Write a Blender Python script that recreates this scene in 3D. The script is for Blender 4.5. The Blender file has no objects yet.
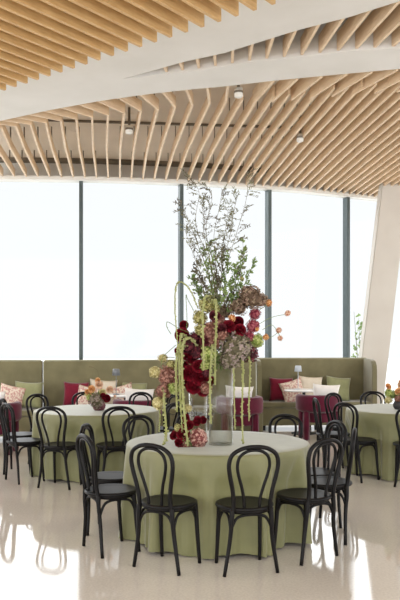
import bpy, bmesh, math, random
from mathutils import Vector, Matrix
R = math.radians
sc = bpy.context.scene
col = sc.collection
random.seed(7)

# ------------------------------------------------------------------ camera, world, lights
cd = bpy.data.cameras.new('camera'); cam = bpy.data.objects.new('camera', cd); col.objects.link(cam)
cam.location = (0, 0, 1.6); cam.rotation_euler = (R(90), 0, 0)
cd.sensor_fit = 'VERTICAL'; cd.sensor_height = 36; cd.lens = 730/600*36; cd.shift_y = 40/600
cd.clip_end = 300
sc.camera = cam
sc.view_settings.view_transform = 'Standard'; sc.view_settings.look = 'None'
sc.view_settings.gamma = 1; sc.view_settings.use_curve_mapping = False
sc.view_settings.exposure = 0.0

W = bpy.data.worlds.new('overcast_sky'); sc.world = W; W.use_nodes = True
n = W.node_tree.nodes; l = W.node_tree.links; n.clear()
out = n.new('ShaderNodeOutputWorld'); bg = n.new('ShaderNodeBackground'); l.new(bg.outputs[0], out.inputs[0])
tc = n.new('ShaderNodeTexCoord'); sp = n.new('ShaderNodeSeparateXYZ'); l.new(tc.outputs['Generated'], sp.inputs[0])
def wm(op, a, b, c=None):
    m = n.new('ShaderNodeMath'); m.operation = op
    for i, v in enumerate((a, b, c)):
        if v is None: continue
        if isinstance(v, (int, float)): m.inputs[i].default_value = v
        else: l.new(v, m.inputs[i])
    return m.outputs[0]
def wmap(v, a, b, c=0, d=1):
    m = n.new('ShaderNodeMapRange'); m.interpolation_type = 'SMOOTHSTEP'
    l.new(v, m.inputs[0])
    for i, q in enumerate((a, b, c, d)): m.inputs[i+1].default_value = q
    return m.outputs[0]
ys = wm('MAXIMUM', sp.outputs[1], 0.02)
u = wm('DIVIDE', sp.outputs[0], ys); el = wm('DIVIDE', sp.outputs[2], ys)
front = wmap(sp.outputs[1], 0.3, 0.6)
# bright sky patches added for the floor reflections: wide one on the left, two narrow ones on the right
g1 = wmap(u, -0.175, -0.155, 1, 0)
g2 = wm('MULTIPLY', wmap(u, 0.135, 0.15), wmap(u, 0.18, 0.19, 1, 0))
g3 = wm('MULTIPLY', wmap(u, 0.205, 0.215), wmap(u, 0.238, 0.25, 1, 0))
g = wm('MAXIMUM', wm('MAXIMUM', g1, g2), g3)
hi = wmap(el, 0.225, 0.25)
boost = wm('MULTIPLY', wm('MULTIPLY', g, hi), front)
SKY_BASE, SKY_PATCH, SKY_REAR = 1.10, 3.6, 1.6
rear = wmap(sp.outputs[1], -0.5, 0.2, SKY_REAR, 0)
top = wmap(sp.outputs[2], 0.36, 0.5, 0, 0.9)
st = wm('ADD', wm('ADD', wm('MULTIPLY_ADD', boost, SKY_PATCH, SKY_BASE), rear), top)
l.new(st, bg.inputs[1]); bg.inputs[0].default_value = (0.985, 0.99, 1.0, 1)

# ------------------------------------------------------------------ helpers
def hexc(r, g, b):
    f = lambda v: (v/255/12.92) if v/255 <= .04045 else ((v/255+.055)/1.055)**2.4
    return (f(r), f(g), f(b), 1)
def mat(name, c, rough=.6, spec=.5, c2=None, scale=8, bump=0, bscale=60, metal=0, sheen=0, stretch=None, contrast=(.35, .65), coat=0):
    m = bpy.data.materials.new(name); m.use_nodes = True
    N = m.node_tree.nodes; L = m.node_tree.links; b = N['Principled BSDF']
    b.inputs['Base Color'].default_value = hexc(*c); b.inputs['Roughness'].default_value = rough
    b.inputs['Specular IOR Level'].default_value = spec; b.inputs['Metallic'].default_value = metal
    b.inputs['Sheen Weight'].default_value = sheen; b.inputs['Coat Weight'].default_value = coat
    t = N.new('ShaderNodeTexCoord'); src = t.outputs['Object']
    if stretch:
        mp = N.new('ShaderNodeMapping'); mp.inputs['Scale'].default_value = stretch; L.new(src, mp.inputs[0]); src = mp.outputs[0]
    if c2:
        no = N.new('ShaderNodeTexNoise'); no.inputs['Scale'].default_value = scale; no.inputs['Detail'].default_value = 4
        L.new(src, no.inputs['Vector'])
        cr = N.new('ShaderNodeValToRGB'); cr.color_ramp.elements[0].color = hexc(*c); cr.color_ramp.elements[1].color = hexc(*c2)
        cr.color_ramp.elements[0].position = contrast[0]; cr.color_ramp.elements[1].position = contrast[1]
        L.new(no.outputs['Fac'], cr.inputs[0]); L.new(cr.outputs[0], b.inputs['Base Color'])
    if bump:
        nb = N.new('ShaderNodeTexNoise'); nb.inputs['Scale'].default_value = bscale; nb.inputs['Detail'].default_value = 3
        L.new(src, nb.inputs['Vector'])
        bp = N.new('ShaderNodeBump'); bp.inputs['Strength'].default_value = bump; bp.inputs['Distance'].default_value = .02
        L.new(nb.outputs['Fac'], bp.inputs['Height']); L.new(bp.outputs[0], b.inputs['Normal'])
    return m
def obj(name, bm, m, parent=None, smooth=False, loc=None, rot=None):
    me = bpy.data.meshes.new(name); bm.normal_update(); bm.to_mesh(me); bm.free()
    for p in me.polygons: p.use_smooth = smooth
    if m:
        for k in (m if isinstance(m, (list, tuple)) else [m]): me.materials.append(k)
    o = bpy.data.objects.new(name, me); col.objects.link(o)
    if parent: o.parent = parent
    if loc: o.location = loc
    if rot: o.rotation_euler = rot
    return o
def tag(o, label=None, cat=None, group=None, kind=None):
    if label: o['label'] = label
    if cat: o['category'] = cat
    if group: o['group'] = group
    if kind: o['kind'] = kind
    return o
def thing(name, label, cat, loc=(0, 0, 0), rz=0, group=None):
    o = bpy.data.objects.new(name, None); col.objects.link(o); o.location = loc; o.rotation_euler = (0, 0, rz)
    o.empty_display_size = .1
    return tag(o, label, cat, group)
def copy_tree(o, parent=None):
    c = o.copy(); col.objects.link(c); c.parent = parent
    for ch in KIDS.get(o.name, [k for k in col.objects if k.parent == o]): copy_tree(ch, c)
    return c
KIDS = {}
def box(bm, x0, x1, y0, y1, z0, z1, bev=0, seg=2):
    b = bmesh.new(); bmesh.ops.create_cube(b, size=1)
    for v in b.verts: v.co = Vector(((x0+x1)/2+v.co.x*(x1-x0), (y0+y1)/2+v.co.y*(y1-y0), (z0+z1)/2+v.co.z*(z1-z0)))
    if bev: bmesh.ops.bevel(b, geom=b.edges[:], offset=bev, segments=seg, profile=.5, affect='EDGES')
    merge(bm, b); return bm
def merge(bm, b, M=None):
    mp = {}
    for v in b.verts: mp[v] = bm.verts.new(M @ v.co if M else v.co)
    for f in b.faces:
        try:
            nf = bm.faces.new([mp[v] for v in f.verts]); nf.material_index = f.material_index
        except ValueError: pass
    b.free()
def cr(pts, k=6):
    P = [Vector(p) for p in pts]; P = [P[0]*2-P[1]]+P+[P[-1]*2-P[-2]]; o = []
    for i in range(1, len(P)-2):
        a, b, c, d = P[i-1:i+3]
        for j in range(k):
            t = j/k
            o.append(.5*((2*b)+(-a+c)*t+(2*a-5*b+4*c-d)*t*t+(-a+3*b-3*c+d)*t**3))
    o.append(P[-2]); return o
def tube(bm, pts, r, seg=8, caps=True):
    P = [Vector(p) for p in pts]; m = len(P); rr = r if isinstance(r, (list, tuple)) else [r]*m
    if len(rr) != m: rr = [rr[0]+(rr[-1]-rr[0])*i/(m-1) for i in range(m)]
    T = [(P[min(i+1, m-1)]-P[max(i-1, 0)]).normalized() for i in range(m)]
    a = Vector((0, 0, 1)) if abs(T[0].z) < .9 else Vector((1, 0, 0))
    N = (a-T[0]*a.dot(T[0])).normalized(); rings = []
    for i in range(m):
        N = (N-T[i]*N.dot(T[i])).normalized(); B = T[i].cross(N)
        rings.append([bm.verts.new(P[i]+(N*math.cos(2*math.pi*k/seg)+B*math.sin(2*math.pi*k/seg))*rr[i]) for k in range(seg)])
    for i in range(m-1):
        for k in range(seg): bm.faces.new((rings[i][k], rings[i][(k+1) % seg], rings[i+1][(k+1) % seg], rings[i+1][k]))
    if caps: bm.faces.new(rings[0][::-1]); bm.faces.new(rings[-1])
    return bm
def lathe(bm, prof, seg=32, c=(0, 0, 0)):
    rings = []
    for r, z in prof:
        if r < 1e-5: rings.append([bm.verts.new((c[0], c[1], c[2]+z))])
        else: rings.append([bm.verts.new((c[0]+r*math.cos(2*math.pi*k/seg), c[1]+r*math.sin(2*math.pi*k/seg), c[2]+z)) for k in range(seg)])
    for a, b in zip(rings, rings[1:]):
        for k in range(seg):
            k2 = (k+1) % seg
            if len(a) == 1 and len(b) == 1: continue
            if len(a) == 1: bm.faces.new((a[0], b[k2], b[k]))
            elif len(b) == 1: bm.faces.new((a[k], a[k2], b[0]))
            else: bm.faces.new((a[k], a[k2], b[k2], b[k]))
    return bm
def prism(bm, poly, z0, z1):
    """extrude a simple (possibly concave) plan outline"""
    lo = [bm.verts.new((x, y, z0)) for x, y in poly]; hi_ = [bm.verts.new((x, y, z1)) for x, y in poly]
    m = len(poly)
    for i in range(m): bm.faces.new((lo[i], lo[(i+1) % m], hi_[(i+1) % m], hi_[i]))
    fs = [bm.faces.new(lo[::-1]), bm.faces.new(hi_)]
    bmesh.ops.triangulate(bm, faces=fs)
    bmesh.ops.recalc_face_normals(bm, faces=bm.faces[:])
    return bm
def lerp_tab(tab, x):
    if x <= tab[0][0]: return tab[0][1]
    for (a, b), (c, d) in zip(tab, tab[1:]):
        if x <= c: return b+(d-b)*(x-a)/(c-a)
    return tab[-1][1]
def extrap(tab, x):
    if x < tab[0][0]: (a, b), (c, d) = tab[0], tab[1]
    elif x > tab[-1][0]: (a, b), (c, d) = tab[-2], tab[-1]
    else: return lerp_tab(tab, x)
    return b+(d-b)*(x-a)/(c-a)

# ------------------------------------------------------------------ materials
def floor_mat():
    m = bpy.data.materials.new('polished_terrazzo'); m.use_nodes = True
    N = m.node_tree.nodes; L = m.node_tree.links; b = N['Principled BSDF']
    t = N.new('ShaderNodeTexCoord')
    n1 = N.new('ShaderNodeTexNoise'); n1.inputs['Scale'].default_value = 1.1; n1.inputs['Detail'].default_value = 5
    n2 = N.new('ShaderNodeTexVoronoi'); n2.inputs['Scale'].default_value = 55
    n3 = N.new('ShaderNodeTexNoise'); n3.inputs['Scale'].default_value = 60; n3.inputs['Detail'].default_value = 4
    for k in (n1, n2, n3): L.new(t.outputs['Object'], k.inputs['Vector'])
    c1 = N.new('ShaderNodeValToRGB'); c1.color_ramp.elements[0].position = .35; c1.color_ramp.elements[1].position = .7
    c1.color_ramp.elements[0].color = hexc(224, 215, 203); c1.color_ramp.elements[1].color = hexc(208, 198, 186)
    L.new(n1.outputs['Fac'], c1.inputs[0])
    c2 = N.new('ShaderNodeValToRGB'); c2.color_ramp.elements[0].position = .38; c2.color_ramp.elements[1].position = .62
    c2.color_ramp.elements[0].color = hexc(150, 142, 132); c2.color_ramp.elements[1].color = hexc(215, 209, 198)
    L.new(n3.outputs['Fac'], c2.inputs[0])
    mx = N.new('ShaderNodeMix'); mx.data_type = 'RGBA'; mx.inputs[0].default_value = .2
    L.new(c1.outputs[0], mx.inputs[6]); L.new(c2.outputs[0], mx.inputs[7]); L.new(mx.outputs[2], b.inputs['Base Color'])
    mr = N.new('ShaderNodeMapRange'); mr.inputs[1].default_value = .4; mr.inputs[2].default_value = .7; mr.inputs[3].default_value = .03; mr.inputs[4].default_value = .085
    L.new(n1.outputs['Fac'], mr.inputs[0]); L.new(mr.outputs[0], b.inputs['Roughness'])
    b.inputs['IOR'].default_value = 1.5
    bp = N.new('ShaderNodeBump'); bp.inputs['Strength'].default_value = .02; bp.inputs['Distance'].default_value = .004
    L.new(n3.outputs['Fac'], bp.inputs['Height']); L.new(bp.outputs[0], b.inputs['Normal'])
    return m
def wood(name, a, b, stretch=(2, 2, 14)):
    return mat(name, a, .55, .4, c2=b, scale=3, stretch=stretch, contrast=(.3, .7))
M = dict(
    floor=floor_mat(),
    plaster=mat('white_plaster', (229, 226, 221), .75, .3, c2=(222, 219, 213), scale=1.5, bump=.05, bscale=20),
    ceil=mat('ceiling_board', (226, 214, 198), .8, .3, c2=(218, 206, 190), scale=1.2),
    header=mat('window_header', (232, 229, 222), .6, .4),
    dark=mat('dark_slot', (124, 115, 102), .8, .2),
    woodA=wood('golden_oak', (218, 182, 128), (198, 158, 104)),
    woodC=wood('pale_ash', (232, 207, 176), (216, 188, 154)),
    frame=mat('grey_green_metal', (80, 92, 93), .4, .5, metal=.2),
    chair=mat('black_stained_wood', (11, 9, 10), .42, .22, c2=(18, 15, 15), scale=14, stretch=(1, 1, .2)),
    cloth=mat('sage_linen', (130, 129, 85), .5, .6, c2=(121, 120, 77), scale=5, bump=.12, bscale=9, sheen=.4),
    booth=mat('olive_velvet', (128, 122, 90), .8, .3, c2=(113, 107, 78), scale=3.5, sheen=.5, bump=.1, bscale=5),
    boothedge=mat('olive_piping', (158, 156, 122), .7, .3),
    wine=mat('burgundy_velvet', (98, 14, 46), .8, .25, c2=(80, 10, 36), scale=5, sheen=.3),
    winec=mat('burgundy_cushion', (128, 18, 48), .8, .25, c2=(110, 12, 38), scale=9, sheen=.3),
    cream=mat('cream_cushion', (232, 222, 204), .85, .2, c2=(222, 210, 190), scale=10),
    white=mat('white_cushion', (248, 244, 240), .85, .2, c2=(242, 238, 232), scale=10),
    pinkpat=mat('patterned_cushion', (236, 220, 204), .85, .2, c2=(206, 160, 150), scale=30, contrast=(.46, .56)),
    greenc=mat('pale_green_cushion', (154, 156, 116), .85, .2, c2=(144, 146, 106), scale=10, sheen=.3),
    whitetop=mat('white_marble', (238, 236, 232), .25, .5, c2=(224, 222, 220), scale=3),
    metal=mat('dark_metal', (45, 45, 46), .4, .5, metal=.6),
    lamp_grey=mat('lamp_grey', (120, 124, 128), .4, .5),
    lamp_white=mat('lamp_white', (200, 208, 216), .4, .5),
    pillar=mat('pillar_plaster', (212, 207, 198), .8, .3, c2=(205, 199, 190), scale=1.5),
    paving=mat('outside_paving', (222, 222, 220), .8, .3),
)
def glass(name, tint=(.97, .98, .98), lo=.02, hi_=.5, power=4):
    m = bpy.data.materials.new(name); m.use_nodes = True
    N = m.node_tree.nodes; L = m.node_tree.links; N.clear()
    o = N.new('ShaderNodeOutputMaterial'); mx = N.new('ShaderNodeMixShader'); tr = N.new('ShaderNodeBsdfTransparent')
    gl = N.new('ShaderNodeBsdfGlossy'); gl.inputs['Roughness'].default_value = .03; lw = N.new('ShaderNodeLayerWeight'); lw.inputs[0].default_value = .5
    tr.inputs[0].default_value = (*tint, 1)
    pw = N.new('ShaderNodeMath'); pw.operation = 'POWER'; pw.inputs[1].default_value = power; L.new(lw.outputs['Facing'], pw.inputs[0])
    ad = N.new('ShaderNodeMath'); ad.operation = 'MULTIPLY_ADD'; ad.inputs[1].default_value = hi_; ad.inputs[2].default_value = lo; L.new(pw.outputs[0], ad.inputs[0])
    L.new(ad.outputs[0], mx.inputs[0]); L.new(tr.outputs[0], mx.inputs[1]); L.new(gl.outputs[0], mx.inputs[2]); L.new(mx.outputs[0], o.inputs[0])
    return m
M['pane'] = glass('window_glass', (.95, .965, .97), .01, .1)
M['vase'] = glass('vase_glass', (.985, .99, .985), .06, .8, 2.5)

# ------------------------------------------------------------------ the room
FAC = [(-6.5, 13.25), (-3.64, 13.3), (-1.83, 13.4), (0, 13.7), (1.96, 14.35), (4.24, 15.5), (6.5, 16.9)]
fac = lambda x: extrap(FAC, x)
bm = bmesh.new(); prism(bm, [(-8, -3), (8, -3), (8, 17.8)]+[(x, y+.05) for x, y in FAC[::-1]]+[(-8, 13.3)], -.15, 0)
tag(obj('floor', bm, M['floor']), kind='structure')
bm = bmesh.new(); box(bm, -60, 60, 13, 70, -.6, -.2)
tag(obj('terrace', bm, M['paving']), kind='structure')

Z0, ZT = 4.53, 4.88          # soffit underside, upper ceiling
far = [(-7, 12.4), (-2.68, 9.77), (-1.91, 9.3), (-1.23, 8.95), (-.695, 8.73), (-.187, 8.56), (.335, 8.42), (.83, 8.25), (1.365, 8.1), (2.16, 7.89), (7.5, 7.1)]
near = [(-.875, 8.20), (0, 7.92), (.55, 7.69), (1.035, 7.56), (1.52, 7.4), (2.0, 7.33), (7.5, 6.6)]
upper = [(-.875, 8.20), (-.17, 7.69), (.255, 7.45), (.93, 6.9), (1.36, 6.62), (1.73, 6.31), (7.5, 2.6)]
poly = [(-7, 1.5), (7.5, 1.5)]+upper[::-1][:-1]+near+far[::-1]
bm = bmesh.new(); prism(bm, poly, Z0, ZT-.002)
tag(obj('ceiling_soffit', bm, M['plaster']), kind='structure')
bm = bmesh.new(); prism(bm, [(-7, -3), (8, -3), (8, 17.8)]+[(x, y+.1) for x, y in FAC[::-1]]+[(-7, 13.35)], ZT, ZT+.2)
tag(obj('ceiling', bm, M['ceil']), kind='structure')

def strip(fn, xs, off0, off1, z0, z1):
    p0 = [(x, fn(x)+off0) for x in xs]; p1 = [(x, fn(x)+off1) for x in xs]
    b = bmesh.new(); prism(b, p0+p1[::-1], z0, z1); return b
xs = [x for x, _ in FAC]
tag(obj('trim_1', strip(fac, xs, -.14, .1, 4.50, 4.575), M['header']), kind='structure')   # window head
tag(obj('wall_far', strip(fac, xs, .0, .1, 4.575, ZT), M['plaster']), kind='structure')
tag(obj('trim_2', strip(fac, xs, -.22, -.002, ZT-.05, ZT-.001), M['dark']), kind='structure')    # shadow gap, its shade painted as a solid dark strip
tag(obj('trim_3', strip(lambda x: 11.05+.1*x, [-6, 6], 0, .045, ZT-.03, ZT-.001), M['dark']), kind='structure')  # slot in the ceiling

# glazed front in bays between the mullions
MX = [(-5.8, 13.27), (-4.0, 13.29), (-2.18, 13.38), (-.354, 13.63), (1.33, 14.14), (2.99, 14.86), (4.6, 15.70)]
for i in range(len(MX)-1):
    a, b = Vector(MX[i]), Vector(MX[i+1]); d = b-a; L_ = d.length; ang = math.atan2(d.y, d.x)
    w = bpy.data.objects.new('window_%d' % (i+1), None); col.objects.link(w); w.location = (a.x, a.y, 0); w.rotation_euler = (0, 0, ang)
    tag(w, kind='structure')
    bm = bmesh.new(); box(bm, .035, L_-.035, .03, .045, .06, 4.50); obj('pane', bm, M['pane'], w)
    bm = bmesh.new(); box(bm, -.035, .035, -.06, .09, 0, 4.50, .006); obj('mullion', bm, M['frame'], w)
    bm = bmesh.new(); box(bm, .036, L_-.036, -.02, .07, 0, .06, .004); obj('sill_rail', bm, M['frame'], w)
# leaning white pillar
bm = bmesh.new()
v = [bm.verts.new(p) for p in [(2.94, 13.95, 0), (3.46, 13.95, 0), (3.46, 14.25, 0), (2.94, 14.25, 0), (3.52, 13.95, ZT), (4.02, 13.95, ZT), (4.02, 14.25, ZT), (3.52, 14.25, ZT)]]
for q in ((0, 3, 2, 1), (4, 5, 6, 7), (0, 1, 5, 4), (1, 2, 6, 5), (2, 3, 7, 6), (3, 0, 4, 7)): bm.faces.new([v[k] for k in q])
bmesh.ops.bevel(bm, geom=bm.edges[:], offset=.015, segments=2, affect='EDGES')
tag(obj('pillar', bm, M['pillar']), kind='structure')

# ------------------------------------------------------------------ ceiling fins
def ribbon(pts, z0, z1, t=.034):
    """vertical board following a plan polyline"""
    P = [Vector(p) for p in pts]; b = bmesh.new(); rows = []
    for i, p in enumerate(P):
        d = (P[min(i+1, len(P)-1)]-P[max(i-1, 0)]).normalized(); nn = Vector((-d.y, d.x))*t/2
        rows.append([b.verts.new((p.x+s*nn.x, p.y+s*nn.y, z)) for s, z in ((-1, z0), (1, z0), (1, z1), (-1, z1))])
    for r0, r1 in zip(rows, rows[1:]):
        for k in range(4): b.faces.new((r0[k], r0[(k+1) % 4], r1[(k+1) % 4], r1[k]))
    b.faces.new(rows[0][::-1]); b.faces.new(rows[-1])
    bmesh.ops.recalc_face_normals(b, faces=b.faces[:]); return b
def fin(s, pts, label, cat, group, dz=0):
    o = obj('ceiling_fin', ribbon(pts, Z0+.015+dz, Z0+(.155 if len(pts) > 2 else .19)+dz, .028), M['woodC']); tag(o, label, cat, group)
    if len(pts) > 2:
        for a, b, f in ((pts[0], pts[1], .8), (pts[1], pts[2], .95), (pts[2], pts[3], .7)):
            p = a.lerp(b, f); bm = bmesh.new(); box(bm, p.x-.006, p.x+.006, p.y-.02, p.y+.02, Z0+.15, ZT-.001)
            obj('hanger', bm, M['dark'], o)
    return o
# long fins running to the windows
ang_tab = [(-3.4, 70), (-2.17, 58), (-1.2, 34), (-.11, 7), (.34, 0), (1.19, -16), (1.8, -22), (6, -30)]
farY = lambda x: extrap(far, x)
X = -3.21
while X < 5.6:
    Y = 9.15-.362*X if X < 2 else 8.43-.15*(X-2)
    a = R(lerp_tab(ang_tab, X)); d = Vector((math.sin(a), math.cos(a)))
    k = Vector((X, Y)); s = k.copy()
    while s.y > farY(s.x)+.03 and (k-s).length < 1.6: s = s-d*.02
    q = max(0, min(1, X/3)); g1_, g2_ = .140-.055*q, .112-.045*q
    m1 = Vector((X-g1_*(11.3-Y), 11.3)); ye = fac(X-.45)-.16
    e = Vector((m1.x-g2_*(ye-11.3), ye))
    if X < .5: pts = [s, k, m1, e]
    else: pts = [k, k.lerp(m1, .5), m1, e]
    fin(s, pts,
        'pale wooden ceiling fin with a kink, running from white soffit to tops of windows', 'ceiling fin', 'long kinked ceiling fins above the windows')
    X += lerp_tab([(-.3, .2225), (.5, .19), (1.8, .150), (6, .145)], X)
# a row of short boards between the white band and the long fins on the right
for i in range(16):
    xs0 = .83+.262*i; a = -lerp_tab([(0, 10), (.83, 12), (1.6, 19), (2.2, 22), (6, 30)], xs0); dx = math.tan(R(a))
    y0 = farY(xs0)+.03; L_ = .78
    fin(None, [Vector((xs0, y0)), Vector((xs0+dx*L_, y0+L_))],
        'short pale ceiling fin between white band and the long fins at upper right', 'ceiling fin', 'short ceiling fins beyond the white band', -.02)
# short fins seen in the wedge between the two white bands
nearY = lambda x: lerp_tab(near, x); upY = lambda x: lerp_tab(upper, x)
for i in range(25):
    X = -.365+.177*i; a = R(max(-12, min(8, 8-9*(X+.4)))); dx = math.tan(a)
    y1 = nearY(X); y0 = upY(X)
    if y1-y0 < .12: continue
    s = Vector((X-dx*(y1-y0)*.97, y0)); s.y = upY(s.x)+.015; e = Vector((X, y1-.012))
    fin(s, [s, e],
        'short wooden ceiling fin in the wedge-shaped gap between two white ceiling bands', 'ceiling fin', 'short ceiling fins in the wedge')
# golden fins nearest the camera, hung below the soffit
for i in range(-3, 25):
    tx, ty = -2.12+.143*i, 7.94-.107*i
    a = R(37.5); L_ = 4.2 if i < 20 else 3.0
    s = Vector((tx-math.sin(a)*L_, ty-math.cos(a)*L_))
    tag(obj('ceiling_fin', ribbon([s, (tx, ty)], Z0-.215, Z0-.002), M['woodA']),
        'golden wooden ceiling fin hung below white soffit, nearest ceiling slats to viewer', 'ceiling fin', 'golden ceiling fins at the upper left')
# little spotlights between the fins
def spot(x, y, z, label):
    t = thing('ceiling_spotlight', label, 'spotlight', (x, y, z))
    bm = bmesh.new(); lathe(bm, [(0, -.11), (.036, -.11), (.05, -.10), (.05, 0), (0, 0)], 20); obj('housing', bm, M['header'], t, True)
    bm = bmesh.new(); lathe(bm, [(0, .0), (.018, .0), (.018, ZT-z), (0, ZT-z)], 12); obj('stem', bm, M['dark'], t)
    bm = bmesh.new(); lathe(bm, [(.051, -.035), (.054, -.035), (.054, -.06), (.051, -.06)], 20); obj('ring', bm, M['dark'], t)
spot(-1.00, 10.30, 4.62, 'small white cylinder spotlight between fins, left of the tall branches')
spot(.46, 8.70, 4.60, 'small white spotlight just behind white ceiling band near the middle')
spot(1.46, 10.65, 4.60, 'small white spotlight among the dense fins on the right')

# ------------------------------------------------------------------ chairs
def make_chair():
    t = thing('bentwood_chair', 'x', 'chair')
    bm = bmesh.new(); lathe(bm, [(0, .468), (.12, .466), (.165, .470), (.19, .474), (.203, .468), (.205, .455), (.198, .446), (0, .446)], 36)
    for v_ in bm.verts: v_.co.x *= 1.0+.04*(v_.co.y/.2)
    obj('seat', bm, M['chair'], t, True)
    bm = bmesh.new(); lathe(bm, [(.160, .447), (.180, .447), (.176, .424), (.158, .424), (.160, .447)], 36)
    obj('seat_ring', bm, M['chair'], t, True)
    half = [(.137, -.158, .43), (.130, -.168, .50), (.142, -.182, .60), (.164, -.195, .70), (.174, -.205, .78), (.155, -.213, .845), (.10, -.219, .883), (.045, -.2225, .897)]
    bm = bmesh.new(); tube(bm, cr(half+[(0, -.223, .899)]+[(-x, y, z) for x, y, z in half[::-1]], 4), .0155, 8); obj('back_hoop', bm, M['chair'], t, True)
    half = [(.054, -.160, .462), (.058, -.166, .53), (.078, -.180, .62), (.102, -.191, .70), (.114, -.201, .77), (.100, -.209, .83), (.055, -.215, .866)]
    bm = bmesh.new(); tube(bm, cr(half+[(0, -.217, .875)]+[(-x, y, z) for x, y, z in half[::-1]], 4), .0115, 8); obj('inner_hoop', bm, M['chair'], t, True)
    F = {}
    for s in (-1, 1):
        for k, pts in (('r', [(s*.137, -.158, .46), (s*.142, -.160, .38), (s*.152, -.150, .24), (s*.190, -.150, 0)]),
                       ('f', [(s*.150, .118, .448), (s*.154, .128, .36), (s*.158, .140, .2), (s*.163, .160, 0)])):
            q = cr(pts, 5); bm = bmesh.new(); tube(bm, q, [.019-.006*(i/(len(q)-1)) for i in range(len(q))], 8)
            obj('leg', bm, M['chair'], t, True)
    def arch(a, b, ins):
        a, b = Vector(a), Vector(b); m_ = (a+b)/2
        pts = [a, a.lerp(m_, .12)+Vector((0, 0, .055)), a.lerp(m_, .38)+Vector((0, 0, .105)), Vector((m_.x, m_.y, a.z+.118)), b.lerp(m_, .38)+Vector((0, 0, .105)), b.lerp(m_, .12)+Vector((0, 0, .055)), b]
        bm = bmesh.new(); tube(bm, cr(pts, 4), .0105, 6); obj('brace', bm, M['chair'], t, True)
    rz, fz = .30, .30
    arch((-.147, -.152, rz), (.147, -.152, rz), 0)
    arch((-.156, .132, fz), (.156, .132, fz), 0)
    for s in (-1, 1): arch((s*.147, -.152, rz), (s*.156, .132, fz), 0)
    return t
proto = make_chair(); KIDS[proto.name] = [k for k in col.objects if k.parent == proto]
first = [True]
def put_chair(cx, cy, deg, label, group, d=.945):
    a = R(deg); x, y = cx+d*math.sin(a), cy-d*math.cos(a)
    o = proto if first[0] else copy_tree(proto); first[0] = False
    o.scale = (1, 1, .978); o.location = (x, y, 0.002); o.rotation_euler = (0, 0, a+R(TW.get(deg, 0))+random.uniform(-.03, .03)); o['label'] = label; o['category'] = 'chair'; o['group'] = group

TW = {-23: -8, 44: -6, 10: 5}
def angdist(a, b): return abs((a-b+180) % 360-180)
def cloth(cx, cy, Rt, chairs, seed, label):
    rnd = random.Random(seed); bm = bmesh.new(); S = 240; H = .757
    ph = [rnd.uniform(0, 6.28) for _ in range(8)]
    def rad(th, f, z):       # f: 0 at the rim, 1 at the hem
        deg = math.degrees(th)
        nc, c = min((angdist(deg, c), c) for c in chairs)
        gap = max(0, min(1, (nc-10)/5)); gap = gap*gap*(3-2*gap)
        fold = .5+.5*math.sin(19*th+ph[0]+.8*math.sin(2*th+ph[1])); small = math.sin(23*th+ph[2]+1.2*math.sin(3*th+ph[3]))
        fr = Rt+.006+f*(.004+.050*fold**1.5+.012*small+.004*math.sin(41*th+ph[4])+.030*(1-abs(math.sin(9*th+ph[7]+.6*math.sin(5*th))))**2)
        push = DD.get(c, .93)-.222 if z < .52 else DD.get(c, .93)-.222+(z-.52)*.35
        lim = min(fr, push/max(.5, math.cos(math.radians(min(nc, 18)))))
        lim -= .022*f*(1+math.sin(27*th+ph[6]+2*f))*.7
        lim -= .014*f*math.exp(-(math.sin(17*th+ph[3]+.7*math.sin(4*th))/.3)**2); fr -= .03*f*math.exp(-(math.sin(17*th+ph[3]+.7*math.sin(4*th))/.3)**2)
        return lim*(1-gap)+(fr+.012*f)*gap
    rings = []
    prof = [(r/8, None) for r in range(1, 8)]
    ctr = bm.verts.new((0, 0, H))
    for r, _ in prof: rings.append([bm.verts.new((r*Rt*math.sin(2*math.pi*k/S), -r*Rt*math.cos(2*math.pi*k/S), H)) for k in range(S)])
    for (dr, z) in ((-.012, H), (-.002, H-.004), (.004, H-.014)):
        rings.append([bm.verts.new(((Rt+dr)*math.sin(2*math.pi*k/S), -(Rt+dr)*math.cos(2*math.pi*k/S), z)) for k in range(S)])
    for j in range(1, 19):
        f = j/18; z = (H-.014)*(1-f)+.006*f
        row = []
        for k in range(S):
            th = 2*math.pi*k/S; rr = rad(th, f**.8, z)
            row.append(bm.verts.new((rr*math.sin(th), -rr*math.cos(th), z+(.012*(1+math.sin(7*th+ph[5])) if j == 18 else 0))))
        rings.append(row)
    for k in range(S): bm.faces.new((ctr, rings[0][k], rings[0][(k+1) % S]))
    for a, b in zip(rings, rings[1:]):
        for k in range(S): bm.faces.new((a[k], b[k], b[(k+1) % S], a[(k+1) % S]))
    bmesh.ops.recalc_face_normals(bm, faces=bm.faces[:])
    o = obj('tablecloth', bm, M['cloth'], None, True, (cx, cy, 0)); tag(o, label, 'tablecloth', 'sage tablecloths')
    # the table underneath
    t = thing('round_table', label.replace('tablecloth', 'table wholly covered by the tablecloth'), 'table', (cx, cy, 0), 0, 'round tables')
    bm = bmesh.new(); lathe(bm, [(0, .752), (Rt-.03, .752), (Rt-.02, .745), (Rt-.02, .727), (0, .727)], 48); obj('tabletop', bm, M['whitetop'], t)
    for s in (-1, 1):
        for q in (-1, 1):
            bm = bmesh.new(); tube(bm, [(s*.4, q*.3, .727), (s*.44, q*.32, 0.0)], .014, 8); obj('leg', bm, M['metal'], t)

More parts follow.
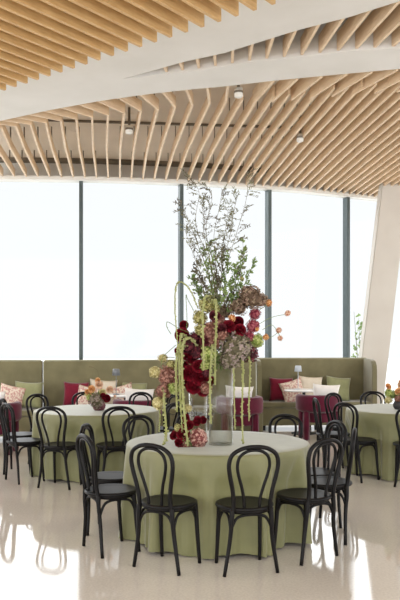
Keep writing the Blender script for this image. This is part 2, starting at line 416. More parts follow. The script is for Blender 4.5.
DD = {-23: .955, 10: .955, 44: .90, 80: .89, 108: .89, 143: .90, 191: .9, 222: .88, -95: .90, -60: .955}
T0 = (.148, 6.06); T1 = (-1.25, 8.87); T2 = (2.56, 8.95); RT = .752
G0, G1, G2 = 'chairs around the centre table', 'chairs around the left table', 'chairs around the right table'
C0 = [(-23, 'black bentwood chair in front of centre table, seen from behind, left of the front pair'),
      (10, 'black bentwood chair in front of centre table, seen from behind, right of the front pair'),
      (44, 'black bentwood chair at front right of centre table, nearest of the right-hand chairs'),
      (80, 'black bentwood chair seen edge-on at the right side of centre table'),
      (108, 'black bentwood chair at back right of centre table, behind the edge-on one'),
      (143, 'black bentwood chair alone behind centre table, right of glass vase'),
      (191, 'black bentwood chair behind centre table, seen through the glass vases'),
      (222, 'black bentwood chair at back left of centre table, behind the hanging cream flowers'),
      (-95, 'black bentwood chair seen edge-on left of centre table, farther of the two'),
      (-60, 'black bentwood chair seen edge-on left of centre table, nearer of the two')]
C1 = [(-17, 'black bentwood chair before left table, seen from behind, nearest the left frame edge'),
      (20, 'black bentwood chair before left table, seen from behind, nearer the centre table'),
      (57, 'black bentwood chair at front right of left table, glimpsed behind hanging green tassels'),
      (92, 'black bentwood chair at right end of left table, glimpsed through glass vase'),
      (127, 'black bentwood chair at back right of left table, mostly hidden by flowers'),
      (157, 'black bentwood chair behind left table, right of the small lamp'),
      (-164, 'black bentwood chair behind left table, just behind small bouquet'),
      (-129, 'black bentwood chair at back left of left table, in front of green cushion'),
      (-89, 'black bentwood chair at left frame edge, farther of the side-on pair'),
      (-53, 'black bentwood chair at left frame edge, nearer of the side-on pair')]
C2 = [(-14, 'black bentwood chair before right table, cut by the right frame edge'),
      (-53, 'black bentwood chair at front left of right table, dark seat against cloth'),
      (-89, 'black bentwood chair seen edge-on at the left end of right table'),
      (-137, 'black bentwood chair at back left of right table, before burgundy armchair'),
      (-171, 'black bentwood chair behind right table, below the leaning pillar')]
for (T, C, G) in ((T0, C0, G0), (T1, C1, G1), (T2, C2, G2)):
    for a, lb in C: put_chair(T[0], T[1], a, lb, G, DD.get(a, .93))
cloth(*T0, RT, [a for a, _ in C0], 3, 'floor-length sage green tablecloth on centre round table')
cloth(*T1, RT, [a for a, _ in C1], 5, 'floor-length sage green tablecloth on left round table')
cloth(*T2, RT, [a for a, _ in C2], 8, 'floor-length sage green tablecloth on right round table')

# ------------------------------------------------------------------ booths
def booth(loc, rz, w, left, right, label, seams=0):
    t = thing('banquette', label, 'booth seat', (*loc, 0), rz, 'olive green banquettes')
    D = .60; H = 1.26
    bm = bmesh.new(); box(bm, -w/2, w/2, 0, .11, .09, H, .02, 3); obj('backrest', bm, M['booth'], t, True)
    bm = bmesh.new(); box(bm, -w/2+.09*left, w/2-.09*right, -.50, -.002, .09, .40, .015); obj('seat_base', bm, M['booth'], t, True)
    bm = bmesh.new(); box(bm, -w/2+.09*left, w/2-.09*right, -.52, -.002, .402, .50, .03, 3); obj('seat', bm, M['booth'], t, True)
    for s, on in ((-1, left), (1, right)):
        if not on: continue
        bm = bmesh.new()
        x0, x1 = (s*w/2, s*(w/2-.088)) if s < 0 else (w/2-.088, w/2)
        prof = [(-.004, .09), (-.004, H-.004), (-.35, H-.004), (-.47, H-.03), (-.54, H-.1), (-.56, H-.2), (-.56, .09)]
        va = [bm.verts.new((x0, y, z)) for y, z in prof]; vb = [bm.verts.new((x1, y, z)) for y, z in prof]
        bm.faces.new(va); bm.faces.new(vb[::-1])
        for k in range(len(prof)): bm.faces.new((va[k], vb[k], vb[(k+1) % len(prof)], va[(k+1) % len(prof)]))
        bmesh.ops.recalc_face_normals(bm, faces=bm.faces[:])
        bmesh.ops.bevel(bm, geom=bm.edges[:], offset=.012, segments=2, affect='EDGES')
        obj('side_panel', bm, M['booth'], t)
    bm = bmesh.new(); tube(bm, [(-w/2+.02, .055, H+.002), (w/2-.02, .055, H+.002)], .012, 6); obj('piping', bm, M['boothedge'], t, True)
    for sx in (-w/2+.15, 0, w/2-.15):
        for y in (-.42, .04):
            bm = bmesh.new(); lathe(bm, [(0, .09), (.03, .09), (.022, 0), (0, 0)], 12, (sx, y, 0)); obj('foot', bm, M['metal'], t)
    return t
booth((-4.17, 11.91), 0, 3.18, 0, 0, 'olive velvet banquette at the left frame edge, left of the seam')
booth((-.80, 12.185), R(9), 3.56, 0, 0, 'long olive velvet banquette behind left table and tall flowers')
booth((2.03, 13.42), R(4), 2.15, 1, 1, 'olive velvet banquette at right, in front of the pillar')

def pillow(loc, w, h, th, rot, m, label, group=None):
    bm = bmesh.new(); Nn = 14; top = []; bot = []
    for i in range(Nn+1):
        ra = []; rb = []
        for j in range(Nn+1):
            u_, v_ = i/Nn*2-1, j/Nn*2-1
            pin = 1-.10*(1-v_*v_)*abs(u_)**3; pin2 = 1-.10*(1-u_*u_)*abs(v_)**3
            x, z = u_*w/2*pin, v_*h/2*pin2
            t_ = th/2*((1-u_**4)*(1-v_**4))**.55
            ra.append(bm.verts.new((x, -t_, z)))
            rb.append(bm.verts.new((x, t_, z)) if 0 < i < Nn and 0 < j < Nn else ra[-1])
        top.append(ra); bot.append(rb)
    for i in range(Nn):
        for j in range(Nn):
            bm.faces.new((top[i][j], top[i+1][j], top[i+1][j+1], top[i][j+1]))
            try: bm.faces.new((bot[i][j+1], bot[i+1][j+1], bot[i+1][j], bot[i][j]))
            except ValueError: pass
    o = obj('cushion', bm, m, None, True, loc, rot); return tag(o, label, 'cushion', group)
GC = 'cushions on the banquettes'
def at(x, y, Y): return ((x-200)/730*Y, Y, 1.6-(y-340)/730*Y)
lean = R(-14)
pillow(at(76, 394.5, 12.0-.13), .42, .42, .15, (lean, R(2), R(6)), M['winec'], 'burgundy cushion on long banquette, left of the small bouquet', GC)
pillow(at(88, 398, 11.80), .40, .40, .14, (lean, R(9), R(-4)), M['pinkpat'], 'pink patterned cushion leaning beside the burgundy one on long banquette', GC)
pillow(at(103, 393, 12.0), .46, .46, .15, (lean, R(4), R(8)), M['cream'], 'large cream cushion on long banquette, behind small bouquet', GC)
pillow(at(123, 396, 12.0), .38, .38, .14, (lean, R(-14), R(8)), M['pinkpat'], 'pale patterned cushion on long banquette, beside lamp', GC)
pillow(at(134, 395, 12.10), .44, .44, .14, (lean, R(3), R(8)), M['greenc'], 'pale green cushion at the right of long banquette', GC)
pillow(at(28, 395, 11.66), .46, .44, .15, (lean, R(3), R(0)), M['greenc'], 'pale green cushion on left-edge banquette', GC)
pillow(at(11, 398, 11.56), .42, .42, .14, (lean, R(12), R(5)), M['pinkpat'], 'pink patterned cushion on left-edge banquette', GC)
pillow(at(281, 389.5, 13.18), .44, .44, .15, (lean, R(2), R(3)), M['winec'], 'bright burgundy cushion on right banquette', GC)
pillow(at(293, 391.5, 13.02), .42, .42, .14, (lean, R(-16), R(3)), M['pinkpat'], 'pink patterned cushion on right banquette next to burgundy one', GC)
pillow(at(310, 388.5, 13.22), .46, .46, .15, (lean, R(4), R(3)), M['cream'], 'cream cushion in the middle of right banquette', GC)
pillow(at(338, 389, 13.24), .46, .46, .15, (lean, R(6), R(3)), M['greenc'], 'sage green cushion in right corner of right banquette', GC)

# barrel armchairs
def armchair(x, y, rz, label):
    t = thing('barrel_armchair', label, 'armchair', (x, y, 0), rz, 'burgundy barrel armchairs')
    bm = bmesh.new(); S = 28; a0, a1 = R(-205), R(25); rows = []
    for k in range(S+1):
        a = a0+(a1-a0)*k/S; c_, s_ = math.cos(a), math.sin(a)
        rows.append([bm.verts.new((rr*c_, rr*s_*.95, z)) for rr, z in ((.25, .43), (.25, .69), (.27, .715), (.31, .725), (.35, .712), (.365, .685), (.365, .50), (.35, .47))])
    for a, b in zip(rows, rows[1:]):
        for k in range(8): bm.faces.new((a[k], a[(k+1) % 8], b[(k+1) % 8], b[k]))
    bm.faces.new(rows[0]); bm.faces.new(rows[-1][::-1]); bmesh.ops.recalc_face_normals(bm, faces=bm.faces[:])
    obj('backrest', bm, M['wine'], t, True)
    bm = bmesh.new(); lathe(bm, [(0, .45), (.22, .45), (.245, .43), (.25, .40), (.25, .30), (.235, .28), (0, .28)], 32); obj('seat', bm, M['wine'], t, True)
    for sx in (-1, 1):
        for sy in (-1, 1):
            bm = bmesh.new()
            b2 = bmesh.new(); bmesh.ops.create_cube(b2, size=1)
            for v_ in b2.verts: v_.co = Vector((v_.co.x*.09, v_.co.y*.09, (v_.co.z+.5)*.47))
            bmesh.ops.bevel(b2, geom=b2.edges[:], offset=.015, segments=2, affect='EDGES')
            a = math.atan2(sy*.8, sx); merge(bm, b2, Matrix.Translation((math.cos(a)*.30, math.sin(a)*.285, 0)) @ Matrix.Rotation(a, 4, 'Z'))
            obj('leg', bm, M['wine'], t, True)
armchair(1.92, 11.85, R(4), 'burgundy velvet barrel armchair before right banquette, behind edge-on black chairs')
armchair(.62, 11.40, R(0), 'burgundy velvet barrel armchair just right of glass vase')
armchair(-2.90, 10.35, R(0), 'burgundy velvet barrel armchair at left frame edge')
armchair(-.93, 10.85, R(5), 'burgundy velvet barrel armchair behind left table, right of small bouquet')
GW = 'white cushions in the armchairs'
def armpillow(x, y, label, rz=0): pillow((x, y, .69), .44, .42, .14, (R(14), R(3), rz), M['white'], label, GW)
armpillow(2.02, 11.76, 'white cushion in the right burgundy armchair')
armpillow(.60, 11.32, 'white cushion in the burgundy armchair right of vase')
armpillow(-2.95, 10.27, 'white cushion in the burgundy armchair at left frame edge')
armpillow(-.90, 10.77, 'white cushion in the burgundy armchair behind left table')

def side_table(x, y, label):
    t = thing('pedestal_table', label, 'table', (x, y, 0), 0, 'white pedestal tables')
    bm = bmesh.new(); lathe(bm, [(0, .75), (.335, .75), (.345, .74), (.335, .725), (0, .725)], 40); obj('tabletop', bm, M['whitetop'], t, True)
    bm = bmesh.new(); lathe(bm, [(.028, .725), (.028, .02)], 14); obj('column', bm, M['metal'], t, True)
    bm = bmesh.new(); lathe(bm, [(0, .03), (.05, .03), (.21, .015), (.22, 0), (0, 0)], 32); obj('base', bm, M['metal'], t, True)
side_table(1.78, 12.50, 'small white-topped pedestal table before right banquette')
side_table(-1.16, 11.42, 'small white pedestal table before long banquette, holding grey lamp')
def lamp(x, y, h, m, label):
    t = thing('cordless_lamp', label, 'lamp', (x, y, .751), 0, 'small table lamps')
    bm = bmesh.new(); lathe(bm, [(0, .012), (.045, .012), (.05, .006), (.05, 0), (0, 0)], 24); obj('base', bm, m, t, True)
    bm = bmesh.new(); lathe(bm, [(.0055, .012), (.0055, h-.03)], 10); obj('pole', bm, m, t, True)
    bm = bmesh.new(); lathe(bm, [(0, h), (.045, h), (.052, h-.006), (.064, h-.10), (.060, h-.10), (.048, h-.012), (0, h-.012)], 24); obj('lamp_shade', bm, m, t, True)
lamp(-1.30, 11.32, .40, M['lamp_grey'], 'slim grey cordless lamp behind left table')
lamp(1.68, 12.50, .41, M['lamp_white'], 'slim pale cordless lamp on right pedestal table')

# ------------------------------------------------------------------ flowers
def fib(k, n_):
    z = 1-2*(k+.5)/n_; a = k*2.399963; r = math.sqrt(1-z*z); return Vector((r*math.cos(a), r*math.sin(a), z))
def frame_of(nrm):
    a = Vector((0, 0, 1)) if abs(nrm.z) < .9 else Vector((1, 0, 0)); x = a.cross(nrm).normalized(); return x, nrm.cross(x)
def hydrangea_mesh(seed, m, nf=150, ps=.15):
    rnd = random.Random(seed); bm = bmesh.new()
    lump = [(fib(rnd.randrange(40), 40), rnd.uniform(.08, .22)) for _ in range(7)]
    def rad(d): return .82+sum(a*max(0, d.dot(q))**6 for q, a in lump)
    b = bmesh.new(); bmesh.ops.create_icosphere(b, subdivisions=3, radius=1)
    for v_ in b.verts: v_.co = v_.co.normalized()*rad(v_.co.normalized())*.86
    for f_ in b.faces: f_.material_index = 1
    merge(bm, b)
    for k in range(nf):
        d = fib(k, nf); d = (d+Vector([rnd.uniform(-.12, .12) for _ in range(3)])).normalized(); c = d*rad(d)*rnd.uniform(.9, 1.08)
        nn = (d+Vector([rnd.uniform(-.5, .5) for _ in range(3)])).normalized(); x, y = frame_of(nn); r0 = rnd.uniform(0, 1.57)
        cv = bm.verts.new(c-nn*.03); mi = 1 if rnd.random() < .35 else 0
        for p in range(4):
            a = r0+p*math.pi/2; s = ps*rnd.uniform(.8, 1.2)
            e = lambda an, q, up: bm.verts.new(c+(x*math.cos(an)+y*math.sin(an))*q*s+nn*up*s)
            f_ = bm.faces.new((cv, e(a-.6, .75, .0), e(a-.25, 1.1, .15), e(a+.25, 1.1, .15), e(a+.6, .75, .0))); f_.material_index = mi
    me = bpy.data.meshes.new('floret_head'); bm.to_mesh(me); bm.free(); me.materials.append(m[0]); me.materials.append(m[1]); return me
def rose_mesh(seed, m):
    rnd = random.Random(seed); bm = bmesh.new()
    for ring, (n_, rad, op, h) in enumerate(((3, .22, .15, .62), (4, .42, .3, .62), (5, .62, .5, .52), (6, .82, .8, .38), (7, 1.0, 1.15, .2))):
        for p in range(n_):
            a0 = 2*math.pi*p/n_+ring*.7+rnd.uniform(-.15, .15); w = 2*math.pi/n_*.75; g_ = []
            for i in range(5):
                v_ = i/4; row = []
                for j in range(5):
                    u_ = j/4*2-1
                    ang = a0+u_*w*(.35+.65*math.sin(min(1, v_*1.3)*1.57)*(1-.25*v_*v_))
                    rr = rad*(.25+.75*math.sin(v_*1.5))*(1+.10*op*v_*v_); z = -.55+(h+.55)*v_*(1-.08*u_*u_*4*v_)-.15*op*v_**4
                    row.append(bm.verts.new((rr*math.cos(ang), rr*math.sin(ang), z)))
                g_.append(row)
            for i in range(4):
                for j in range(4): bm.faces.new((g_[i][j], g_[i][j+1], g_[i+1][j+1], g_[i+1][j]))
    b = bmesh.new(); bmesh.ops.create_icosphere(b, subdivisions=1, radius=.4); merge(bm, b, Matrix.Translation((0, 0, -.3)))
    me = bpy.data.meshes.new('rose'); bm.to_mesh(me); bm.free(); me.materials.append(m)
    for p in me.polygons: p.use_smooth = True
    return me
fm = lambda nm, a, b, s=3: mat(nm, a, .7, .3, c2=b, scale=s, contrast=(.4, .6))
PM = dict(
    mauve=fm('mauve_green_petals', (164, 144, 142), (138, 132, 104)), brown=fm('antique_brown_petals', (146, 118, 104), (150, 132, 108)),
    tan=fm('tan_green_petals', (206, 194, 138), (184, 180, 116)), lime=fm('lime_petals', (176, 188, 110), (196, 200, 130)),
    cream=fm('cream_petals', (226, 216, 170), (206, 196, 140)), red=fm('deep_red_petals', (136, 8, 34), (86, 4, 20)),
    maroon=fm('maroon_petals', (122, 52, 62), (92, 36, 44)), dusty=fm('dusty_pink_petals', (184, 140, 124), (158, 112, 98)),
    pink=fm('rose_pink_petals', (184, 108, 112), (158, 80, 92)), orange=fm('apricot_petals', (240, 196, 144), (232, 176, 118)),
    peach=fm('peach_petals', (244, 218, 190), (234, 196, 168)), rustpink=fm('speckled_pink_petals', (222, 190, 172), (186, 122, 116), 9),
    leaf=fm('fresh_leaf', (160, 180, 118), (126, 150, 90), 5), olive=fm('olive_leaf', (146, 148, 116), (112, 104, 90), 5),
    twig=mat('twig', (110, 100, 76), .8, .2), tassel=fm('tassel_green', (210, 212, 158), (194, 197, 134), 20), stem=mat('green_stem', (120, 138, 70), .7, .3),
)
for k_ in ('leaf', 'olive', 'tassel'):
    N = PM[k_].node_tree.nodes; L = PM[k_].node_tree.links; b_ = N['Principled BSDF']; o_ = [q for q in N if q.type == 'OUTPUT_MATERIAL'][0]
    tl = N.new('ShaderNodeBsdfTranslucent'); mx_ = N.new('ShaderNodeMixShader'); mx_.inputs[0].default_value = .5
    L.new(b_.inputs['Base Color'].links[0].from_socket, tl.inputs[0]); L.new(b_.outputs[0], mx_.inputs[1]); L.new(tl.outputs[0], mx_.inputs[2]); L.new(mx_.outputs[0], o_.inputs[0])
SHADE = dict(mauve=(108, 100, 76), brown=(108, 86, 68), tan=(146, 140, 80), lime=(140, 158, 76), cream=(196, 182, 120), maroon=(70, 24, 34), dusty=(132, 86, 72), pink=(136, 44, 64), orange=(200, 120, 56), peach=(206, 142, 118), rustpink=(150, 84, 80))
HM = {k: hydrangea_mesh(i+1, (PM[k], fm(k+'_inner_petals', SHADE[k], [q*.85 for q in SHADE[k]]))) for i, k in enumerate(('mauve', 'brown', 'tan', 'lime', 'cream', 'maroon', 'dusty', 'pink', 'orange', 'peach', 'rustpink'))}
RM = {k: rose_mesh(i+30, PM[k]) for i, k in enumerate(('red', 'maroon', 'peach', 'orange', 'cream'))}
NAMES = {'mauve': 'mauve', 'brown': 'antique brown', 'tan': 'tan green', 'lime': 'lime green', 'cream': 'cream', 'maroon': 'maroon', 'dusty': 'dusty pink',
         'pink': 'rose pink', 'orange': 'apricot', 'peach': 'peach', 'rustpink': 'speckled pink', 'red': 'deep red'}
def bloom(parent, kind, k, p, r, rot=None, sq=(1, 1, 1)):
    me = (HM if kind != 'rose' else RM)[k]
    o = bpy.data.objects.new(kind, me); col.objects.link(o); o.parent = parent
    o.location = Vector(p)-Vector(parent.location); o.scale = [r*s for s in sq]
    o.rotation_euler = rot or (random.uniform(-.5, .5), random.uniform(-.5, .5), random.uniform(0, 6))
    o['label'] = '%s %s head' % (NAMES[k], kind); return o
def leaf(bm, p, d, ln, w, up=None):
    d = d.normalized(); x, y = frame_of(d)
    a = random.uniform(0, 6.28); s = x*math.cos(a)+y*math.sin(a); nn = d.cross(s)
    v0 = bm.verts.new(p); v1 = bm.verts.new(p+d*ln*.45+s*w/2+nn*w*.12); v2 = bm.verts.new(p+d*ln-nn*w*.3); v3 = bm.verts.new(p+d*ln*.45-s*w/2+nn*w*.12); vm = bm.verts.new(p+d*ln*.5-nn*w*.05)
    bm.faces.new((v0, v1, vm)); bm.faces.new((v1, v2, vm)); bm.faces.new((v2, v3, vm)); bm.faces.new((v3, v0, vm))
def branch(parent, pts, seed, m_leaf, t0=.45, ntw=12, ln=.024, w=.008, tw=.12, nl=9, r=.0022, name='leafy_branch', bias=Vector((.5, 0, .3))):
    random.seed(seed); q = cr(pts, 8); bm = bmesh.new(); o0 = Vector(parent.location)
    q = [p-o0 for p in q]
    tube(bm, q, [r*(1-.7*i/(len(q)-1)) for i in range(len(q))], 5)
    for k in range(ntw):
        f = t0+(1-t0)*(k+random.random())/ntw; i = min(len(q)-2, int(f*(len(q)-1))); p = q[i]; T = (q[i+1]-q[i]).normalized()
        d = (T*.6+bias*.9+Vector([random.uniform(-1, 1) for _ in range(3)])*.75).normalized(); L2 = tw*random.uniform(.5, 1.1)*(1.2-.5*f)
        tq = [p+d*L2*s+Vector((0, 0, -L2*.25*s*s)) for s in (0, .25, .5, .75, 1)]
        tube(bm, tq, [.001, .0005], 4)
        for j in range(nl):
            s = .12+.88*(j+random.random()*.7)/nl; pp = p+d*L2*s+Vector((0, 0, -L2*.25*s*s))
            leaf(bm, pp, (d*.8+Vector([random.uniform(-1, 1) for _ in range(3)])*.7), ln*random.uniform(.6, 1.2), w*random.uniform(.7, 1.2))
    for f_ in bm.faces:
        f_.material_index = 1 if len(f_.verts) == 3 else 0
    return obj(name, bm, [PM['twig'], m_leaf], parent)
def tassel(parent, pts, seed, r=.008, name='hanging_tassel', beads=True, dens=1.0, m=None):
    rnd = random.Random(seed); q = cr(pts, 10); bm = bmesh.new(); o0 = Vector(parent.location); q = [p-o0 for p in q]
    tube(bm, q, r*.45, 5)
    Ltot = sum((b-a).length for a, b in zip(q, q[1:])); n_ = max(6, int(Ltot/(r*.75)*dens)); 
    for k in range(n_):
        f = k/n_*(len(q)-1); i = int(f); p = q[i].lerp(q[min(i+1, len(q)-1)], f-i)
        a = rnd.uniform(0, 6.28); rr = r*rnd.uniform(.4, .8)
        b = bmesh.new(); bmesh.ops.create_icosphere(b, subdivisions=1, radius=rr*.75)
        merge(bm, b, Matrix.Translation(p+Vector((math.cos(a), math.sin(a), rnd.uniform(-.4, .4)))*r*.65))
    return obj(name, bm, m or PM['tassel'], parent, True)

VY = 5.90
A = lambda x, y, dy=0: Vector(((x-200)/730*(VY+dy), VY+dy, 1.6-(y-340)/730*(VY+dy)))
TZ = .7575
def vase(x, y, r, h, label):
    t = thing('glass_vase', label, 'vase', (x, y, TZ), 0, 'clear glass cylinder vases')
    bm = bmesh.new(); lathe(bm, [(0, 0), (r, 0), (r, h), (r-.005, h), (r-.005, .018), (0, .018)], 48); obj('cylinder', bm, M['vase'], t, True)
    return t
vx = A(221, 440).x
vase(vx, VY, .098, .655, 'tall clear glass cylinder vase carrying the tall flower arrangement')
vase(A(198, 440).x, VY+.20, .078, .43, 'shorter clear glass cylinder vase left of the tall one')
# tall arrangement
arr = thing('flower_arrangement', 'towering arrangement of burgundy roses, hydrangeas and airy branches on tall glass vase', 'flower arrangement', (vx, VY, TZ+.656))
bm = bmesh.new(); lathe(bm, [(0, 0), (.085, 0), (.11, .03), (.10, .08), (0, .08)], 24); obj('foam_dish', bm, PM['leaf'], arr, True)
bm = bmesh.new()
for k in range(240):
    d = Vector((random.gauss(0, 1), random.gauss(0, 1), random.gauss(0, .9))).normalized()
    p = Vector((d.x*.14, d.y*.13, .10+d.z*.13)); leaf(bm, p*random.uniform(.6, 1), d+Vector((0, 0, .3)), .05, .022)
obj('foliage', bm, PM['leaf'], arr)
Hs = [('mauve', 236, 349, .148, -.06), ('mauve', 229, 360, .09, -.1), ('brown', 250, 297, .115, 0), ('brown', 237, 306, .085, .02), ('brown', 262, 300, .06, .04), ('tan', 207, 304, .085, -.03), ('tan', 200, 318, .068, -.05),
      ('lime', 209, 354, .078, -.13), ('lime', 257, 341, .068, -.02), ('lime', 205, 366, .05, -.15), ('maroon', 189, 345, .10, -.06), ('maroon', 247, 352, .10, .03), ('maroon', 198, 352, .07, -.1),
      ('dusty', 208, 331, .078, -.08), ('dusty', 218, 322, .07, -.03), ('dusty', 213, 342, .07, -.1), ('pink', 253, 326, .062, -.04), ('pink', 255, 314, .055, -.02), ('pink', 249, 336, .05, -.05),
      ('dusty', 168, 377, .095, -.02), ('dusty', 164, 391, .075, -.04), ('dusty', 206, 388, .06, -.12), ('maroon', 207, 372, .05, -.14),
      ('cream', 155, 372, .055, -.03), ('cream', 158, 403, .058, -.05), ('cream', 163, 358, .042, 0), ('lime', 173, 388, .06, -.06), ('tan', 171, 365, .045, -.02),
      ('dusty', 222, 336, .06, -.1), ('orange', 232, 318, .035, -.05), ('tan', 216, 309, .04, -.04), ('maroon', 195, 338, .06, -.06), ('brown', 224, 312, .07, .1), ('mauve', 215, 335, .10, .14), ('maroon', 232, 330, .09, .15), ('lime', 200, 340, .08, .16),
      ('cream', 188, 408, .04, -.08), ('tan', 200, 330, .05, -.1)]
for k, x, y, r, dy in Hs: bloom(arr, 'hydrangea', k, A(x, y, dy), r, sq=(1, .9, .92))
for k, x, y, r, dy in (('orange', 269, 303, .030, 0), ('peach', 288, 313, .026, -.03), ('peach', 279, 330, .026, 0), ('peach', 280, 338, .024, 0), ('orange', 266, 337, .026, -.03), ('orange', 257, 329, .02, -.07), ('tan', 242, 279, .02, .05)):
    bloom(arr, 'small_bloom', k, A(x, y, dy), r)
face = lambda: (R(70)+random.uniform(-.4, .4), random.uniform(-.3, .3), random.uniform(-.6, .6))
for x, y, r, dy in ((229, 326, .047, -.1), (240, 330, .047, -.1), (182, 335, .055, -.04), (184, 325, .035, .02), (190, 358, .055, -.1), (199, 366, .05, -.14), (190, 373, .062, -.12), (201, 377, .068, -.13),
                    (194, 386, .062, -.12), (203, 390, .05, -.1), (187, 381, .05, -.05), (209, 381, .045, -.12), (181, 350, .05, 0), (238, 322, .045, .05), (185, 366, .045, -.02)):
    bloom(arr, 'rose', 'red', A(x, y, dy), r, face())
for x, y, r, dy in ((215, 316, .045, -.08), (221, 329, .045, -.12), (205, 341, .04, -.14)): bloom(arr, 'rose', 'peach' if x == 999 else 'maroon', A(x, y, dy), r, face())
# long hanging amaranth tassels
TS = [((188, 340, -.08), (182, 334, -.12), (180, 345, -.15), (180, 380, -.16), (181, 412, -.16)),
      ((198, 308, -.05), (190, 290, -.1), (181, 282, -.1), (176, 287, -.12), (175, 310, -.13), (178, 350, -.14), (180, 395, -.14), (182, 428, -.14), (182, 432, -.14)),
      ((200, 350, -.1), (190, 338, -.14), (183, 345, -.17), (182, 370, -.18), (184, 410, -.18), (188, 449, -.19)),
      ((195, 352, -.08), (186, 346, -.12), (178, 350, -.14), (176, 375, -.15), (177, 412, -.15)),
      ((212, 303, -.08), (214, 300, -.13), (216, 308, -.16), (216, 330, -.17), (215, 352, -.17), (215, 385, -.17)),
      ((209, 300, -.08), (206, 296, -.14), (203, 310, -.18), (203, 335, -.2), (204, 370, -.2)),
      ((214, 350, -.1), (213, 345, -.17), (211, 360, -.2), (210, 390, -.2), (211, 424, -.2)),
      ((240, 360, -.08), (242, 358, -.12), (243, 375, -.13), (242, 410, -.13), (243, 444, -.13)),
      ((236, 362, -.08), (234, 366, -.13), (234, 385, -.14), (235, 430, -.14)),
      ((245, 360, -.04), (249, 357, -.07), (250, 370, -.08), (249, 398, -.08), (249, 421, -.08)),
      ((168, 385, -.02), (164, 388, -.08), (164, 400, -.1), (166, 425, -.1), (166, 438, -.12), (163, 447, -.13)),
      ((161, 395, -.02), (159, 400, -.04), (160, 418, -.06), (159, 432, -.06))]
for i, pt in enumerate(TS):
    ps = [A(*p) for p in pt]
    for p in ps: p.z = max(p.z, TZ+.012)
    tassel(arr, ps, 50+i, (.018, .010, .021, .017, .020, .019, .018, .015, .011, .013, .020, .009)[i])
# wispy beaded shoots
for i, pt in enumerate([((196, 335, -.05), (180, 329, -.05), (168, 322, -.05), (167, 327, -.05), (171, 334, -.05)), ((196, 315, -.04), (188, 300, -.02), (186, 296, -.02), (187, 320, -.02), (186, 345, -.02)),
                       ((176, 345, -.04), (168, 352, -.05), (163, 357, -.05), (161, 365, -.05))]):
    tassel(arr, [A(*p) for p in pt], 90+i, .0055, 'beaded_shoot', dens=.35, m=PM['leaf'])
# thin stems of the small outlying blooms
o0 = Vector(arr.location)
for a_, b_, c_ in (((245, 325), (257, 312), (269, 304)), ((250, 330), (270, 318), (288, 314)), ((250, 335), (268, 338), (279, 332)), ((240, 300), (242, 290), (242, 280)), ((262, 330), (272, 325), (280, 336)), ((200, 372), (180, 368), (156, 372)), ((185, 375), (170, 392), (158, 402)), ((190, 368), (175, 358), (163, 358)), ((195, 390), (190, 400), (188, 408))):
    bm = bmesh.new(); tube(bm, [p-o0 for p in cr([A(*a_), A(*b_), A(*c_)], 5)], .0022, 5); obj('stem', bm, PM['stem'], arr)
base = (218, 325)
BR = [((212, 270), (196, 225), (199, 192), (188, 176)), ((214, 270), (206, 230), (212, 196), (202, 183)), ((222, 280), (236, 235), (247, 195), (246, 172)), ((210, 280), (196, 240), (186, 215), (181, 203)),
      ((206, 290), (196, 262), (190, 245), (184, 228)), ((216, 270), (214, 235), (220, 205), (222, 190)), ((222, 270), (230, 235), (234, 210), (238, 195)), ((212, 270), (204, 235), (203, 212), (200, 200)),
      ((218, 280), (222, 250), (226, 225), (228, 212))]
for i, b_ in enumerate(BR):
    dy = random.uniform(-.1, .12); random.seed(200+i)
    branch(arr, [A(*base)]+[A(x, y, dy*(j+1)/2) for j, (x, y) in enumerate(b_)], 300+i, PM['olive'], .38, 19, .030, .0085, .16, 10, .0028, bias=Vector((random.choice((-.5, .7, .8)), 0, .15)))
BG = [((208, 300), (200, 280), (196, 262)), ((212, 295), (208, 270), (204, 250)), ((222, 300), (226, 275), (228, 255)), ((228, 300), (238, 275), (246, 250)), ((232, 305), (244, 285), (254, 262)), ((205, 300), (198, 290), (192, 278)),
      ((216, 300), (217, 275), (216, 248)), ((225, 300), (234, 280), (236, 265)), ((212, 290), (212, 262), (210, 240)), ((220, 295), (222, 270), (222, 245)), ((230, 300), (242, 270), (243, 240))]
for i, b_ in enumerate(BG):
    dy = (-.1, .08, -.04, .1, .0, -.06, .12, -.12, .03, -.02, .06)[i]
    branch(arr, [A(*base)]+[A(x, y, dy) for x, y in b_], 400+i, PM['leaf'] if i % 3 else PM['olive'], .22, 23, .033, .017, .095, 8, .003, bias=Vector((0, 0, .5)))

# low arrangement at the foot
low = thing('flower_arrangement', 'low cluster of deep red roses and speckled pink hydrangea at foot of the vases', 'flower arrangement', (A(190, 440, -.08).x, VY-.08, TZ))
bm = bmesh.new(); lathe(bm, [(0, 0), (.06, 0), (.075, .02), (.07, .05), (0, .05)], 20); obj('foam_dish', bm, PM['leaf'], low, True)
bm = bmesh.new()
for k in range(70):
    d = Vector((random.gauss(0, 1), random.gauss(0, 1), abs(random.gauss(0, .8)))).normalized(); leaf(bm, Vector((d.x*.08, d.y*.06, .04+d.z*.08)), d, .045, .02)
obj('foliage', bm, PM['leaf'], low)
bloom(low, 'hydrangea', 'rustpink', A(198, 438, -.12), .088, sq=(.95, .85, 1))
bloom(low, 'hydrangea', 'dusty', A(186, 446, -.14), .04)
bloom(low, 'hydrangea', 'tan', A(178, 428, -.1), .035)
for x, y, r, dy in ((183, 434, .05, -.14), (188, 425, .042, -.1), (174, 435, .038, -.08), (180, 443, .042, -.15), (186, 418, .036, -.06), (197, 421, .038, -.08), (203, 420, .03, -.04)):
    bloom(low, 'rose', 'red', A(x, y, dy), r, face())

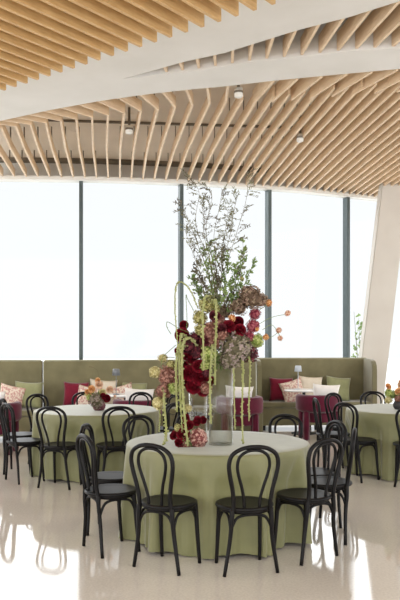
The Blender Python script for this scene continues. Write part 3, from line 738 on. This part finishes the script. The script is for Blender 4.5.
# small bouquets on the outer tables
M['bowlpink'] = fm('marbled_pink_bowl', (150, 104, 108), (110, 66, 74), 12); M['bowldark'] = mat('charcoal_bowl', (58, 56, 60), .5, .4)
def bouquet(x, y, bowl, blooms, lb, lbv, r=.075):
    t = thing('vase', lbv, 'vase', (x, y, TZ), 0)
    bm = bmesh.new(); lathe(bm, [(0, 0), (r*.7, 0), (r, .03), (r*1.05, .06), (r*.8, .10), (r*.7, .115), (r*.6, .115), (r*.7, .09), (0, .08)], 28)
    ob = obj('bowl', bm, bowl, t, True)
    f = thing('bouquet', lb, 'bouquet', (x, y, TZ+.118), 0)
    bm = bmesh.new()
    for k in range(70):
        d = Vector((random.gauss(0, 1), random.gauss(0, 1), abs(random.gauss(0, .7))+.1)).normalized(); leaf(bm, Vector((d.x*.05, d.y*.05, .012+d.z*.03)), d, random.uniform(.05, .11), .04)
    obj('foliage', bm, PM['leaf'], f)
    for kd, c, dx, dy, dz, rr in blooms:
        bloom(f, kd, c, Vector((x+dx, y+dy, TZ+.118+dz)), rr, None if kd != 'rose' else face())
    for kd, c, dx, dy, dz, rr in blooms:
        bm = bmesh.new(); tube(bm, [(dx*.2, dy*.2, .003), (dx*.7, dy*.7, dz*.6), (dx, dy, dz-rr*.5)], .002, 4); obj('stem', bm, PM['stem'], f)
    return f
bq = bouquet(-1.21, 8.75, M['bowlpink'], [('rose', 'orange', -.13, 0, .10, .04), ('rose', 'orange', -.08, -.05, .14, .042), ('rose', 'peach', 0, 0, .19, .045), ('rose', 'orange', -.02, .02, .24, .032), ('rose', 'peach', .13, 0, .13, .042), ('rose', 'cream', .05, -.05, .10, .04),
      ('rose', 'red', .10, -.07, .03, .045), ('rose', 'red', .06, -.1, .06, .035), ('hydrangea', 'mauve', -.02, -.09, .0, .095), ('hydrangea', 'lime', -.11, -.06, .04, .04), ('hydrangea', 'cream', -.13, .03, .07, .045), ('small_bloom', 'peach', .19, 0, .05, .02)],
      'small bouquet of apricot and peach blooms with mauve centre on left table', 'marbled pink bowl vase on left table')
bm = bmesh.new(); o0 = Vector(bq.location)
tube(bm, cr([(0, 0, .0), (.0, 0, .15), (-.01, 0, .33), (-.06, 0, .39), (-.11, .0, .405)], 6), .002, 5)
for p in ((-.11, 0, .405), (-.085, 0, .40)):
    b2 = bmesh.new(); bmesh.ops.create_icosphere(b2, subdivisions=1, radius=.007); merge(bm, b2, Matrix.Translation(p))
tag(obj('arching_stem', bm, PM['twig'], bq), 'thin arching dry stem')
bouquet(2.42, 8.86, M['bowldark'], [('rose', 'orange', -.13, 0, .16, .04), ('rose', 'orange', -.02, -.05, .10, .045), ('hydrangea', 'lime', -.13, 0, .08, .06), ('hydrangea', 'cream', -.14, -.03, .0, .05), ('rose', 'peach', .03, 0, .18, .05),
      ('hydrangea', 'dusty', -.04, -.07, .02, .045), ('rose', 'red', .08, -.05, .08, .05), ('rose', 'orange', .02, .0, .22, .03)],
      'small bouquet of orange and lime blooms on right table, at the frame edge', 'charcoal bowl vase on right table')
# shrub outside behind the glass, right
sh = thing('shrub', 'pale green leafy shrub outside the window, left of the leaning pillar', 'shrub', (3.45, 16.5, -.2))
sh.location = (3.62, 16.6, -.2)
for i in range(5):
    b0 = Vector((3.62, 16.6, -.2)); tp = Vector((3.62+(-.12, .0, .1, -.05, .12)[i], 16.6+.05*i, (2.25, 2.1, 2.0, 1.7, 1.4)[i]))
    branch(sh, [b0, b0.lerp(tp, .5)+Vector((.03, 0, 0)), tp], 700+i, PM['leaf'], .3, 12, .09, .05, .22, 7, .012)
